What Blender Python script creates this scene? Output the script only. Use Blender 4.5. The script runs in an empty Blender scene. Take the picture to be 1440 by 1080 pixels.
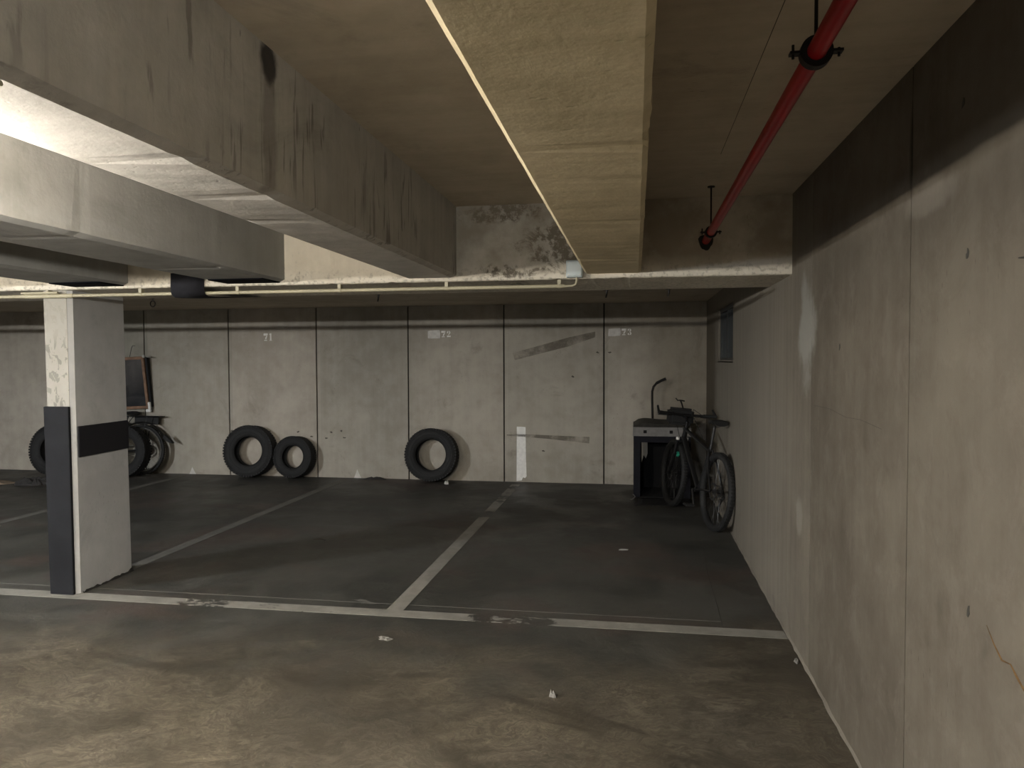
import bpy, bmesh, math, random
from mathutils import Vector, Matrix, Euler, Quaternion
rnd = random.Random(7)
SC = bpy.context.scene
COL = SC.collection
PI = math.pi

# ------------------------------------------------------------------ objects
def link(o, parent=None):
    COL.objects.link(o)
    if parent is not None:
        o.parent = parent
    return o

def mk(name, bm, mat, parent=None, smooth=False, loc=None, rot=None):
    me = bpy.data.meshes.new(name)
    bmesh.ops.recalc_face_normals(bm, faces=bm.faces[:])
    bm.to_mesh(me); bm.free()
    for m in (mat if isinstance(mat, (list, tuple)) else [mat]):
        me.materials.append(m)
    if smooth:
        for p in me.polygons:
            p.use_smooth = True
        try:
            me.set_sharp_from_angle(angle=math.radians(38))
        except Exception:
            pass
    o = bpy.data.objects.new(name, me)
    link(o, parent)
    if loc is not None: o.location = loc
    if rot is not None: o.rotation_euler = rot
    return o

def tag(o, label=None, cat=None, group=None, kind=None):
    if label: o['label'] = label
    if cat: o['category'] = cat
    if group: o['group'] = group
    if kind: o['kind'] = kind
    return o

def empty(name, loc=(0, 0, 0), rot=(0, 0, 0)):
    o = bpy.data.objects.new(name, None)
    o.empty_display_size = 0.1
    COL.objects.link(o)
    o.location = loc; o.rotation_euler = rot
    return o

def copy_tree(o, parent=None):
    c = o.copy(); COL.objects.link(c)
    if parent is not None: c.parent = parent
    for ch in o.children:
        copy_tree(ch, c)
    return c

# ------------------------------------------------------------------ bmesh shapes
def box(bm, x0, x1, y0, y1, z0, z1, M=None):
    vs = [bm.verts.new((x, y, z)) for x in (x0, x1) for y in (y0, y1) for z in (z0, z1)]
    if M is not None:
        for v in vs: v.co = M @ v.co
    for f in ((0, 1, 3, 2), (4, 6, 7, 5), (0, 4, 5, 1), (2, 3, 7, 6), (0, 2, 6, 4), (1, 5, 7, 3)):
        bm.faces.new([vs[i] for i in f])
    return vs

def bbox(x0, x1, y0, y1, z0, z1, bev=0.0, seg=2):
    bm = bmesh.new(); box(bm, x0, x1, y0, y1, z0, z1)
    if bev:
        bmesh.ops.bevel(bm, geom=bm.edges[:], offset=bev, segments=seg, affect='EDGES', profile=0.6)
    return bm

def ring_frame(d):
    d = d.normalized()
    a = Vector((0, 0, 1)) if abs(d.z) < 0.9 else Vector((1, 0, 0))
    u = d.cross(a).normalized(); v = d.cross(u).normalized()
    return u, v

def tube(bm, pts, r, n=10, cap=True, closed=False, flat=None):
    """round tube along points; r a number or a list; flat scales the second axis"""
    pts = [Vector(p) for p in pts]; N = len(pts)
    rs = r if isinstance(r, (list, tuple)) else [r] * N
    rings = []; u = None
    for i, p in enumerate(pts):
        if closed:
            d = pts[(i + 1) % N] - pts[i - 1]
        else:
            d = pts[min(i + 1, N - 1)] - pts[max(i - 1, 0)]
        d.normalize()
        if u is None:
            u, v = ring_frame(d)
        else:
            u = (u - d * u.dot(d))
            if u.length < 1e-6: u, v = ring_frame(d)
            u.normalize(); v = d.cross(u)
        rings.append([bm.verts.new(p + rs[i] * (math.cos(2 * PI * k / n) * u + (flat or 1) * math.sin(2 * PI * k / n) * v)) for k in range(n)])
    M = N if closed else N - 1
    for i in range(M):
        a, b = rings[i], rings[(i + 1) % N]
        for k in range(n):
            bm.faces.new((a[k], a[(k + 1) % n], b[(k + 1) % n], b[k]))
    if cap and not closed:
        bm.faces.new(rings[0][::-1]); bm.faces.new(rings[-1])
    return bm

def rod(bm, a, b, r, n=10):
    return tube(bm, [a, b], r, n)

def lathe(bm, prof, n=48, M=None, closed=True):
    """prof: (radius, height) pairs turned round the Y axis"""
    rings = []
    for k in range(n):
        a = 2 * PI * k / n
        ring = []
        for (r, h) in prof:
            co = Vector((r * math.cos(a), h, r * math.sin(a)))
            if M is not None: co = M @ co
            ring.append(bm.verts.new(co))
        rings.append(ring)
    m = len(prof)
    for k in range(n):
        a, b = rings[k], rings[(k + 1) % n]
        for i in range(m if closed else m - 1):
            j = (i + 1) % m
            bm.faces.new((a[i], b[i], b[j], a[j]))
    return bm

def prism(bm, poly, h0, h1, M=None):
    """2D polygon (a, b) extruded along the third axis; M maps (a, b, h)"""
    lo = [bm.verts.new((p[0], p[1], h0)) for p in poly]
    hi = [bm.verts.new((p[0], p[1], h1)) for p in poly]
    if M is not None:
        for v in lo + hi: v.co = M @ v.co
    n = len(poly)
    bm.faces.new(lo[::-1]); bm.faces.new(hi)
    for i in range(n):
        j = (i + 1) % n
        bm.faces.new((lo[i], lo[j], hi[j], hi[i]))
    return bm

def arc(c, r, a0, a1, n, ax=(Vector((1, 0, 0)), Vector((0, 0, 1)))):
    return [Vector(c) + r * (math.cos(a0 + (a1 - a0) * i / n) * ax[0] + math.sin(a0 + (a1 - a0) * i / n) * ax[1]) for i in range(n + 1)]

def blob(cx, cy, rx, ry, n=22, jit=0.2, seed=1):
    r = random.Random(seed); out = []
    ph = [r.uniform(0, 6.28) for _ in range(4)]
    for i in range(n):
        a = 2 * PI * i / n
        k = 1 + jit * (0.5 * math.sin(2 * a + ph[0]) + 0.35 * math.sin(3 * a + ph[1]) + 0.3 * math.sin(5 * a + ph[2]) + r.uniform(-.25, .25))
        out.append((cx + rx * k * math.cos(a), cy + ry * k * math.sin(a)))
    return out

# ------------------------------------------------------------------ materials
class NT:
    def __init__(s, name):
        s.m = bpy.data.materials.new(name); s.m.use_nodes = True
        s.t = s.m.node_tree; s.t.nodes.clear()
        s.out = s.t.nodes.new('ShaderNodeOutputMaterial')
        s.bsdf = s.t.nodes.new('ShaderNodeBsdfPrincipled')
        s.t.links.new(s.bsdf.outputs[0], s.out.inputs[0])
    def put(s, sock, v):
        if v is None: return
        if isinstance(v, bpy.types.NodeSocket): s.t.links.new(v, sock)
        elif isinstance(v, (tuple, list)):
            sock.default_value = tuple(v) + (1,) if (len(v) == 3 and len(sock.default_value) == 4) else tuple(v)
        else: sock.default_value = v
    def pos(s, world=True):
        if world:
            return s.t.nodes.new('ShaderNodeNewGeometry').outputs['Position']
        return s.t.nodes.new('ShaderNodeTexCoord').outputs['Object']
    def mapping(s, v, scale=(1, 1, 1), loc=(0, 0, 0)):
        n = s.t.nodes.new('ShaderNodeMapping'); s.put(n.inputs['Vector'], v)
        n.inputs['Scale'].default_value = scale; n.inputs['Location'].default_value = loc
        return n.outputs[0]
    def noise(s, v, scale, detail=4, rough=0.55, dist=0.0, col=False):
        n = s.t.nodes.new('ShaderNodeTexNoise'); s.put(n.inputs['Vector'], v)
        n.inputs['Scale'].default_value = scale; n.inputs['Detail'].default_value = detail
        n.inputs['Roughness'].default_value = rough; n.inputs['Distortion'].default_value = dist
        return n.outputs['Color' if col else 'Fac']
    def voronoi(s, v, scale, feature='F1'):
        n = s.t.nodes.new('ShaderNodeTexVoronoi'); s.put(n.inputs['Vector'], v)
        n.feature = feature; n.inputs['Scale'].default_value = scale
        return n.outputs['Distance']
    def ramp(s, f, a, b, c0=0.0, c1=1.0):
        n = s.t.nodes.new('ShaderNodeMapRange'); n.interpolation_type = 'SMOOTHSTEP'
        s.put(n.inputs['Value'], f); n.inputs['From Min'].default_value = a; n.inputs['From Max'].default_value = b
        n.inputs['To Min'].default_value = c0; n.inputs['To Max'].default_value = c1
        return n.outputs[0]
    def math(s, op, a, b=None, c=None, clamp=False):
        n = s.t.nodes.new('ShaderNodeMath'); n.operation = op; n.use_clamp = clamp
        s.put(n.inputs[0], a); s.put(n.inputs[1], b); s.put(n.inputs[2], c)
        return n.outputs[0]
    def mix(s, f, a, b, mode='MIX'):
        n = s.t.nodes.new('ShaderNodeMix'); n.data_type = 'RGBA'; n.blend_type = mode
        s.put(n.inputs['Factor'], f); s.put(n.inputs[6], a); s.put(n.inputs[7], b)
        return n.outputs[2]
    def xyz(s, v):
        n = s.t.nodes.new('ShaderNodeSeparateXYZ'); s.put(n.inputs[0], v); return n.outputs
    def near(s, p, c, rad, warp=None):
        """1 at the point c falling to 0 at the ellipsoid rad"""
        v = p
        m = s.t.nodes.new('ShaderNodeVectorMath'); m.operation = 'SUBTRACT'; s.put(m.inputs[0], v); m.inputs[1].default_value = c
        d = s.t.nodes.new('ShaderNodeVectorMath'); d.operation = 'DIVIDE'; s.put(d.inputs[0], m.outputs[0]); d.inputs[1].default_value = rad
        l = s.t.nodes.new('ShaderNodeVectorMath'); l.operation = 'LENGTH'; s.put(l.inputs[0], d.outputs[0])
        q = l.outputs['Value']
        if warp is not None: q = s.math('ADD', q, warp)
        return s.ramp(q, 1.0, 0.55)
    def bump(s, h, strength=0.3, dist=0.02):
        n = s.t.nodes.new('ShaderNodeBump'); n.inputs['Strength'].default_value = strength
        n.inputs['Distance'].default_value = dist; s.put(n.inputs['Height'], h)
        s.t.links.new(n.outputs[0], s.bsdf.inputs['Normal'])
    def done(s, col, rough=0.8, metal=0.0, spec=0.5, alpha=None, coat=None):
        b = s.bsdf
        s.put(b.inputs['Base Color'], col); s.put(b.inputs['Roughness'], rough); s.put(b.inputs['Metallic'], metal)
        s.put(b.inputs['Specular IOR Level'], spec)
        if alpha is not None: s.put(b.inputs['Alpha'], alpha)
        return s.m

def plain(name, col, rough=0.6, metal=0.0, var=0.12, scale=25, spec=0.5, bump=0.0):
    n = NT(name); p = n.pos(False)
    f = n.noise(p, scale, 5)
    c0 = tuple(c * (1 - var) for c in col); c1 = tuple(min(1, c * (1 + var)) for c in col)
    if bump: n.bump(n.noise(p, scale * 6, 3), bump, 0.004)
    return n.done(n.mix(n.ramp(f, .3, .7), c0, c1), n.math('ADD', n.math('MULTIPLY', f, 0.12), rough - 0.06), metal, spec)

def concrete(name, dark, light, streak=0.35, axis=2, pores=0.5, stain=0.35, extra=None, bump=0.12, rough=0.85, big=0.7):
    n = NT(name); p = n.pos(True)
    f1 = n.noise(p, big, 6, 0.6, 0.4)
    f2 = n.noise(p, 5.5, 8, 0.65)
    sc = [9, 9, 9]; sc[axis] = 0.55
    f3 = n.noise(n.mapping(p, sc), 1.6, 5, 0.6)
    f = n.math('ADD', n.math('MULTIPLY', f1, 0.6), n.math('MULTIPLY', f2, 0.4))
    f = n.math('ADD', n.math('MULTIPLY', f, 1 - streak), n.math('MULTIPLY', f3, streak))
    c = n.mix(n.ramp(f, .36, .64), dark, light)
    # damp blotches
    b = n.ramp(n.noise(n.mapping(p, (1, 1, 1), (3.1, 7.7, 1.3)), 1.7, 7, 0.7, 0.8), .56, .72)
    c = n.mix(n.math('MULTIPLY', b, stain), c, tuple(d * 0.45 for d in dark))
    # pores and pits
    ps = [40, 40, 40]; ps[axis] = 16
    v = n.voronoi(n.mapping(p, ps), 1.0)
    gate = n.ramp(n.noise(p, 2.6, 4), .5, .68)
    pr = n.math('MULTIPLY', n.ramp(v, .2, .08), gate)
    c = n.mix(n.math('MULTIPLY', pr, pores), c, tuple(d * 0.25 for d in dark))
    if extra: c = extra(n, p, c)
    n.bump(n.math('SUBTRACT', n.math('ADD', f2, n.math('MULTIPLY', n.noise(p, 60, 3), 0.25)), n.math('MULTIPLY', pr, 0.6)), bump, 0.02)
    return n.done(c, rough, 0, 0.3)

CD, CL = (0.21, 0.195, 0.17), (0.36, 0.34, 0.30)

def ex_back(n, p, c):
    x, y, z = n.xyz(p)
    idx = n.math('FLOOR', n.math('DIVIDE', n.math('ADD', x, 12.96), 1.262))
    w = n.t.nodes.new('ShaderNodeTexWhiteNoise'); w.noise_dimensions = '1D'; n.put(w.inputs['W'], idx)
    c = n.mix(0.16, c, n.mix(w.outputs['Value'], (0.20, 0.23, 0.19), (0.38, 0.30, 0.26)))
    k = n.ramp(w.outputs['Value'], 0, 1, 0.88, 1.1)
    m = n.t.nodes.new('ShaderNodeVectorMath'); m.operation = 'SCALE'; n.put(m.inputs[0], c); n.put(m.inputs['Scale'], k)
    return m.outputs[0]

def ex_front(n, p, c):
    w = n.math('MULTIPLY', n.math('SUBTRACT', n.noise(p, 7, 6, 0.7, 1.2), 0.5), 2.6)
    k = n.math('MAXIMUM', n.near(p, (-0.45, 4.28, 2.22), (0.24, 1, 0.16), w), n.near(p, (-0.75, 4.28, 2.06), (0.16, 1, 0.06), w))
    k = n.math('MAXIMUM', k, n.near(p, (-0.80, 4.28, 2.41), (0.25, 1, 0.07), w))
    pit = n.math('MULTIPLY', k, n.ramp(n.noise(p, 24, 5, 0.7), .40, .56))
    c = n.mix(n.math('MULTIPLY', pit, 0.85), c, (0.045, 0.036, 0.026))
    x, y, z = n.xyz(p)
    dirt_shade = n.math('MULTIPLY', n.ramp(z, 2.04, 2.16, .15, 1), n.math('MULTIPLY', n.ramp(x, -1.2, -1.0), n.ramp(n.noise(p, 3, 6, .65), .3, .6, .3, .75)))
    c = n.mix(dirt_shade, c, (0.235, 0.19, 0.13))  # brown dirt, also painted on to shade the over-lit upper face
    edge = n.math('MULTIPLY', n.ramp(z, 2.13, 2.03), n.ramp(n.noise(p, 45, 3), .5, .66))
    return n.mix(n.math('MULTIPLY', edge, 0.45), c, (0.10, 0.085, 0.06))

def ex_beam(n, p, c):
    x, y, z = n.xyz(p)
    ij = n.math('MULTIPLY', n.math('SUBTRACT', n.noise(p, 16, 4), 0.5), 0.7)
    k = n.near(p, (-1.045, 2.02, 2.41), (0.05, 0.058, 0.075), ij)
    c = n.mix(n.math('MULTIPLY', k, 0.93), c, (0.018, 0.019, 0.02))
    # damp run below it
    run = n.math('MULTIPLY', n.near(p, (-1.045, 2.02, 2.2), (0.05, 0.05, 0.32), ij), 0.4)
    c = n.mix(run, c, (0.09, 0.075, 0.065))
    # dribbles and pits
    sp = n.ramp(n.noise(n.mapping(p, (26, 26, 3.2)), 1.0, 4, 0.6, 0.5), .555, .64)
    g = n.math('MULTIPLY', n.ramp(n.noise(p, 2.1, 4), .42, .62), n.ramp(n.math('ABSOLUTE', n.math('ADD', x, 1.03)), 0.10, 0.02, 0.12, 1))
    return n.mix(n.math('MULTIPLY', n.math('MULTIPLY', sp, g), 0.6), c, (0.09, 0.083, 0.072))

def ex_right(n, p, c):
    x, y, z = n.xyz(p)
    ij = n.math('MULTIPLY', n.math('SUBTRACT', n.noise(p, 5, 5), 0.5), 1.3)
    mo = n.ramp(n.noise(n.mapping(p, (1.3, 1.3, 1), (2, 9, 4)), 4.2, 10, .74, .6), .50, .64)
    c = n.mix(n.math('MULTIPLY', mo, 0.27), c, (0.165, 0.140, 0.112))
    md_ = n.ramp(n.noise(n.mapping(p, (1, 1, .8), (6, 3, 8)), 2.6, 9, .72, .5), .52, .66)
    c = n.mix(n.math('MULTIPLY', md_, 0.25), c, (0.050, 0.041, 0.028))
    # lime washed runs on the farther pours, paled further in place of missing light
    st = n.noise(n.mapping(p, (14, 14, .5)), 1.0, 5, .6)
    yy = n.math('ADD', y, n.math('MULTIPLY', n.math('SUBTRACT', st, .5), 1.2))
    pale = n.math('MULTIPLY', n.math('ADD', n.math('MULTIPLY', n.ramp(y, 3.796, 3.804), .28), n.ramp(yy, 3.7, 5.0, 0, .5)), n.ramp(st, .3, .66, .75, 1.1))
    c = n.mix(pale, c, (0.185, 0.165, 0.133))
    k = n.near(p, (0.845, 3.93, 1.68), (0.5, 0.21, 0.33), ij)
    c = n.mix(n.math('MULTIPLY', k, 0.75), c, (0.24, 0.235, 0.21))
    k = n.near(p, (0.845, 4.05, 0.72), (0.5, 0.10, 0.12), ij)
    c = n.mix(n.math('MULTIPLY', k, 0.4), c, (0.24, 0.225, 0.195))
    # lime run from the slab edge
    k = n.near(p, (0.845, 2.35, 2.02), (0.5, 0.24, 0.07), ij)
    c = n.mix(n.math('MULTIPLY', k, 0.35), c, (0.22, 0.195, 0.165))
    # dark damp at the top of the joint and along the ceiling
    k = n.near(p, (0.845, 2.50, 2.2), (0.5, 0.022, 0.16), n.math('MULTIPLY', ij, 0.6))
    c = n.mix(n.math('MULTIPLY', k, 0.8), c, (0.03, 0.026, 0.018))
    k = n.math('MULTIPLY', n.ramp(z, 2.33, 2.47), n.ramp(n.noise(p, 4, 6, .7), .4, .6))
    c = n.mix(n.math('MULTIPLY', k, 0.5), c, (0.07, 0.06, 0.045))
    # scuffs low on the wall
    sc = n.ramp(n.noise(n.mapping(p, (1, 1.6, 1.0), (0, 2, 5)), 2.2, 7, .7, 1.0), .57, .75)
    lo = n.ramp(z, 1.2, 0.4)
    return n.mix(n.math('MULTIPLY', n.math('MULTIPLY', sc, lo), 0.45), c, (0.045, 0.04, 0.032))

M = {}
M['wall_back'] = concrete('panel_concrete', (0.248, 0.225, 0.186), (0.375, 0.345, 0.292), 0.14, 2, 0.45, 0.5, ex_back)
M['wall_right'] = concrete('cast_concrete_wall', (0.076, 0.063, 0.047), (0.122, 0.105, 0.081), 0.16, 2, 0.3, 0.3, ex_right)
M['beam'] = concrete('beam_concrete', (0.36, 0.345, 0.315), (0.50, 0.48, 0.445), 0.25, 2, 0.5, 0.3, ex_beam)
M['beam_grey'] = concrete('grey_beam_concrete', (0.235, 0.235, 0.225), (0.31, 0.31, 0.30), 0.2, 2, 0.25, 0.3)
M['beam_tan'] = concrete('tan_beam_concrete', (0.45, 0.38, 0.24), (0.64, 0.55, 0.37), 0.25, 0, 0.4, 0.6)
M['beam_edge'] = concrete('edge_beam_concrete', (0.51, 0.47, 0.39), (0.68, 0.635, 0.54), 0.15, 2, 0.5, 0.2, ex_front)
M['ceiling'] = concrete('slab_concrete', (0.37, 0.315, 0.235), (0.50, 0.435, 0.335), 0.2, 0, 0.35, 0.35)
M['column'] = concrete('column_concrete', (0.395, 0.395, 0.388), (0.495, 0.495, 0.485), 0.10, 2, 0.25, 0.3)

def floor_mat():
    n = NT('worn_painted_concrete'); p = n.pos(True)
    x, y, z = n.xyz(p)
    warp = n.noise(p, 1.1, 5, .6, .5, col=True)
    add = n.t.nodes.new('ShaderNodeVectorMath'); add.operation = 'MULTIPLY_ADD'
    n.put(add.inputs[0], warp); add.inputs[1].default_value = (0.9, 0.9, 0.9); n.put(add.inputs[2], p)
    q = add.outputs[0]
    # painted bays: dark green grey with rusty brown areas
    a = n.mix(n.ramp(n.noise(q, 1.0, 6, .6), .42, .6), (0.038, 0.038, 0.033), (0.062, 0.060, 0.052))
    a = n.mix(n.math('MULTIPLY', n.ramp(n.noise(n.mapping(p, (1, 1.5, 1), (4, 1, 0)), .8, 5, .6, .6), .5, .66), 0.75), a, (0.072, 0.053, 0.044))
    a = n.mix(n.math('MULTIPLY', n.ramp(n.noise(n.mapping(p, (2.0, 6, 1)), 1.6, 7, .7, .6), .52, .72), 0.35), a, (0.105, 0.10, 0.09))
    # lane: bare trowelled screed
    b = n.mix(n.ramp(n.noise(q, 1.3, 7, .62, .6), .36, .62), (0.074, 0.063, 0.047), (0.132, 0.112, 0.083))
    sw = n.ramp(n.noise(n.mapping(q, (2.2, 7, 1)), 2.4, 7, .72, 2.2), .50, .66)
    zone = n.ramp(n.noise(n.mapping(p, (1, 1, 1), (2.4, 5, 0)), 0.9, 4), .38, .6)
    b = n.mix(n.math('MULTIPLY', n.math('MULTIPLY', sw, zone), 0.6), b, (0.030, 0.025, 0.019))
    b = n.mix(n.math('MULTIPLY', n.ramp(n.noise(q, 3.4, 6, .7, .6), .57, .7), 0.5), b, (0.034, 0.031, 0.024))
    fine = n.ramp(n.noise(n.mapping(q, (5, 13, 1)), 2.6, 8, .75, 1.6), .42, .62)
    b = n.mix(n.math('MULTIPLY', n.math('SUBTRACT', 1.0, fine), 0.62), b, (0.034, 0.028, 0.020))
    b = n.mix(n.math('MULTIPLY', n.ramp(n.noise(n.mapping(p, (.9, 1.6, 1), (7, 2, 0)), 1.3, 6, .66, .8), .48, .64), 0.72), b, (0.035, 0.030, 0.022))
    g = n.math('ADD', y, n.math('MULTIPLY', n.math('SUBTRACT', n.noise(p, 1.2, 6, .62, .6), 0.5), 2.6))
    g = n.math('SUBTRACT', g, n.ramp(x, -0.3, 0.7, 0, 0.75))
    c = n.mix(n.ramp(g, 4.2, 3.1), a, b)
    # oil spots and grit
    sp = n.ramp(n.voronoi(p, 5.5), .09, .03)
    c = n.mix(n.math('MULTIPLY', sp, 0.5), c, (0.02, 0.019, 0.017))
    wsp = n.math('MULTIPLY', n.ramp(n.voronoi(n.mapping(p, (1, 1, 1), (.3, .7, 0)), 9), .035, .015), n.ramp(n.noise(p, 1.1, 2), .45, .6))
    c = n.mix(n.math('MULTIPLY', wsp, 0.8), c, (0.25, 0.24, 0.22))
    h = n.math('ADD', n.math('MULTIPLY', sw, 0.5), n.noise(q, 9, 6, .7))
    n.bump(h, 0.16, 0.02)
    ro = n.ramp(n.noise(q, 2.0, 5), .3, .7, .42, .68)
    return n.done(c, ro, 0, 0.4)
M['floor'] = floor_mat()

def paint(name, col, wear, spots=(), fade=None, keep=0.0):
    n = NT(name); p = n.pos(True)
    big = n.noise(n.mapping(p, (1, 2.2, 1)), 2.3, 3)
    f = n.math('ADD', n.math('MULTIPLY', n.noise(n.mapping(p, (1, 1.6, 1)), 14, 8, .72), 0.6), n.math('MULTIPLY', big, 0.4))
    thr = wear
    for (c, r, k) in spots:
        thr = n.math('ADD', thr, n.math('MULTIPLY', n.near(p, c, r), k))
    if fade:
        x, y, z = n.xyz(p)
        thr = n.math('ADD', thr, n.ramp(y, fade[0], fade[1], 0, fade[2]))
    al = n.ramp(n.math('SUBTRACT', f, thr), -0.012, 0.012)
    if keep: al = n.math('MULTIPLY', al, keep)
    c = n.mix(n.ramp(n.noise(p, 6, 6, .65), .35, .65), tuple(v * .78 for v in col), col)
    return n.done(c, 0.7, 0, 0.3, al)
WH = (0.255, 0.243, 0.215)
M['line'] = paint('worn_white_line_paint', WH, 0.30, (((-0.73, 4.31, 0), (0.36, 0.3, 1), .25), ((-2.72, 4.30, 0), (0.26, 0.3, 1), .20), ((-2.1, 4.28, 0), (0.5, 0.12, 1), .12), ((0.02, 4.3, 0), (.3, .2, 1), 0.04)))
M['line_fade'] = paint('fading_white_line_paint', WH, 0.28, (((-1.47, 7.25, 0), (.3, .22, 1), .25), ((-1.47, 8.4, 0), (.3, .75, 1), .21)))
M['line_dull'] = paint('dirty_white_line_paint', (0.19, 0.182, 0.162), 0.24, (), None, 0.85)
M['wall_paint'] = plain('wall_marking_white', (0.74, 0.73, 0.70), 0.8, var=0.08)
M['wall_patch'] = plain('overpaint_pale_grey', (0.56, 0.54, 0.51), 0.8, var=0.10)
M['column_paint'] = concrete('flaking_cream_paint', (0.26, 0.245, 0.212), (0.31, 0.295, 0.26), 0.1, 2, 0.3, 0.0,
    lambda n, p, c: n.mix(n.math('MULTIPLY', n.math('MULTIPLY', n.ramp(n.noise(n.mapping(p, (1.5, 1, .8), (2, 0, 3)), 13, 4, .6, .8), .56, .585), n.ramp(n.xyz(p)[2], 1.75, 1.62, 0.25, 1)), 0.8), c, (0.15, 0.142, 0.125)))
def tape_stain(name, col, k):
    n = NT(name); p = n.pos(True)
    al = n.math('MULTIPLY', n.ramp(n.noise(p, 5, 6, .65), .25, .6), k)
    return n.done(n.mix(n.noise(p, 18, 4), col, tuple(v * 1.4 for v in col)), 0.85, 0, 0.3, al)
M['tape_stain'] = tape_stain('old_tape_residue', (0.13, 0.11, 0.085), 0.55)
M['tape_dark'] = plain('chipped_concrete', (0.075, 0.066, 0.054), 0.95)
M['rust'] = plain('rust_streak', (0.085, 0.045, 0.013), 0.9, var=0.4, scale=60)
M['crack'] = plain('crack_shadow_grime', (0.03, 0.027, 0.022), 0.9)
M['dark_gap'] = plain('joint_grime', (0.018, 0.016, 0.013), 0.95)
M['mortar'] = concrete('mortar_fillet', (0.12, 0.105, 0.085), (0.20, 0.18, 0.145), 0.1, 2, 0.4, 0.3)
M['pad'] = plain('charcoal_foam_padding', (0.0095, 0.0098, 0.0115), 0.88, spec=0.2, var=0.18, scale=8, bump=0.15)
M['pad_black'] = plain('black_foam_band', (0.0085, 0.0085, 0.012), 0.7, var=0.15, scale=8, bump=0.1)
M['sheet'] = plain('charcoal_rubber_sheet', (0.012, 0.012, 0.015), 0.9, var=0.15, spec=0.2)
M['black_plate'] = plain('black_bearing_pad', (0.0025, 0.003, 0.0045), 0.95, spec=0.05)
M['rubber'] = plain('tyre_rubber', (0.0075, 0.0074, 0.0074), 0.8, var=0.25, scale=12, bump=0.25)
M['rubber_bike'] = plain('bicycle_tyre_rubber', (0.0075, 0.0075, 0.0072), 0.75, var=0.2, scale=14, bump=0.2)
M['red'] = plain('red_pipe_enamel', (0.27, 0.003, 0.006), 0.42, var=0.14, scale=7)
M['black_iron'] = plain('black_iron', (0.012, 0.010, 0.009), 0.55, 0.4)
M['steel'] = plain('dull_zinc', (0.42, 0.41, 0.38), 0.42, 0.9)
M['conduit'] = plain('cream_conduit_plastic', (0.38, 0.345, 0.24), 0.45, var=0.07, scale=4)
M['box_plastic'] = plain('pale_blue_grey_plastic', (0.40, 0.45, 0.46), 0.5, var=0.07, scale=9)
M['bike_paint'] = plain('black_gloss_paint', (0.0065, 0.0065, 0.007), 0.4)
M['bike_metal'] = plain('dark_alloy', (0.10, 0.10, 0.10), 0.4, 0.9)
M['bright_metal'] = plain('scuffed_alloy', (0.42, 0.41, 0.39), 0.35, 0.95)
M['saddle'] = plain('black_saddle_vinyl', (0.010, 0.010, 0.010), 0.55)
M['bag'] = plain('black_nylon_bag', (0.014, 0.014, 0.014), 0.85, bump=0.2)
M['green'] = plain('green_clip_plastic', (0.05, 0.50, 0.33), 0.4)
M['navy'] = plain('navy_nylon', (0.0075, 0.008, 0.0145), 0.9, var=0.2, scale=14, bump=0.25)
M['black_cloth'] = plain('black_nylon', (0.006, 0.006, 0.007), 0.85, var=0.2, bump=0.2)
M['grey_cloth'] = plain('silver_grey_nylon', (0.23, 0.227, 0.226), 0.75, var=0.1, bump=0.15)
M['dark_cloth'] = plain('dark_grey_nylon', (0.07, 0.069, 0.064), 0.85, var=0.2, bump=0.2)
M['wood'] = plain('brown_frame_wood', (0.17, 0.095, 0.055), 0.55, var=0.25, scale=18)
M['white_plastic'] = plain('white_plastic', (0.68, 0.67, 0.64), 0.5)
M['card'] = plain('brown_cardboard', (0.24, 0.18, 0.125), 0.9, var=0.2)
M['rag'] = plain('dark_rag', (0.025, 0.023, 0.022), 0.95, var=0.3, bump=0.4)
M['paper'] = plain('white_paper', (0.42, 0.41, 0.38), 0.85)
M['line_stain'] = plain('dirty_paper', (0.19, 0.18, 0.16), 0.9)
M['twig'] = plain('dry_twig_bark', (0.03, 0.024, 0.018), 0.9)
M['enamel'] = plain('white_enamel_steel', (0.7, 0.7, 0.68), 0.5)
def grille_mat():
    n = NT('dark_grille_metal'); p = n.pos(False)
    return n.done(n.mix(n.noise(p, 8, 4), (0.03, 0.033, 0.033), (0.06, 0.065, 0.063)), 0.45, 0.6)
M['grille'] = grille_mat()
def mirror_mat():
    n = NT('dusty_mirror_glass'); p = n.pos(False)
    f = n.ramp(n.noise(p, 4, 5), .4, .7)
    return n.done(n.mix(f, (0.20, 0.21, 0.24), (0.30, 0.31, 0.34)), n.ramp(f, 0, 1, 0.05, 0.14), 0.95)
M['mirror'] = mirror_mat()

def glow(name, col, strength):
    n = NT(name); b = n.bsdf
    n.put(b.inputs['Base Color'], (0.8, 0.8, 0.8)); n.put(b.inputs['Emission Color'], col); b.inputs['Emission Strength'].default_value = strength
    return n.m

# ------------------------------------------------------------------ the building
XR = 0.845; YB = 9.25; XL = -11.5; YN = -3.5
ZC = 2.455; ZS = 2.015; ZB = 2.25; YF = 4.28; YE = 5.0

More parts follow.
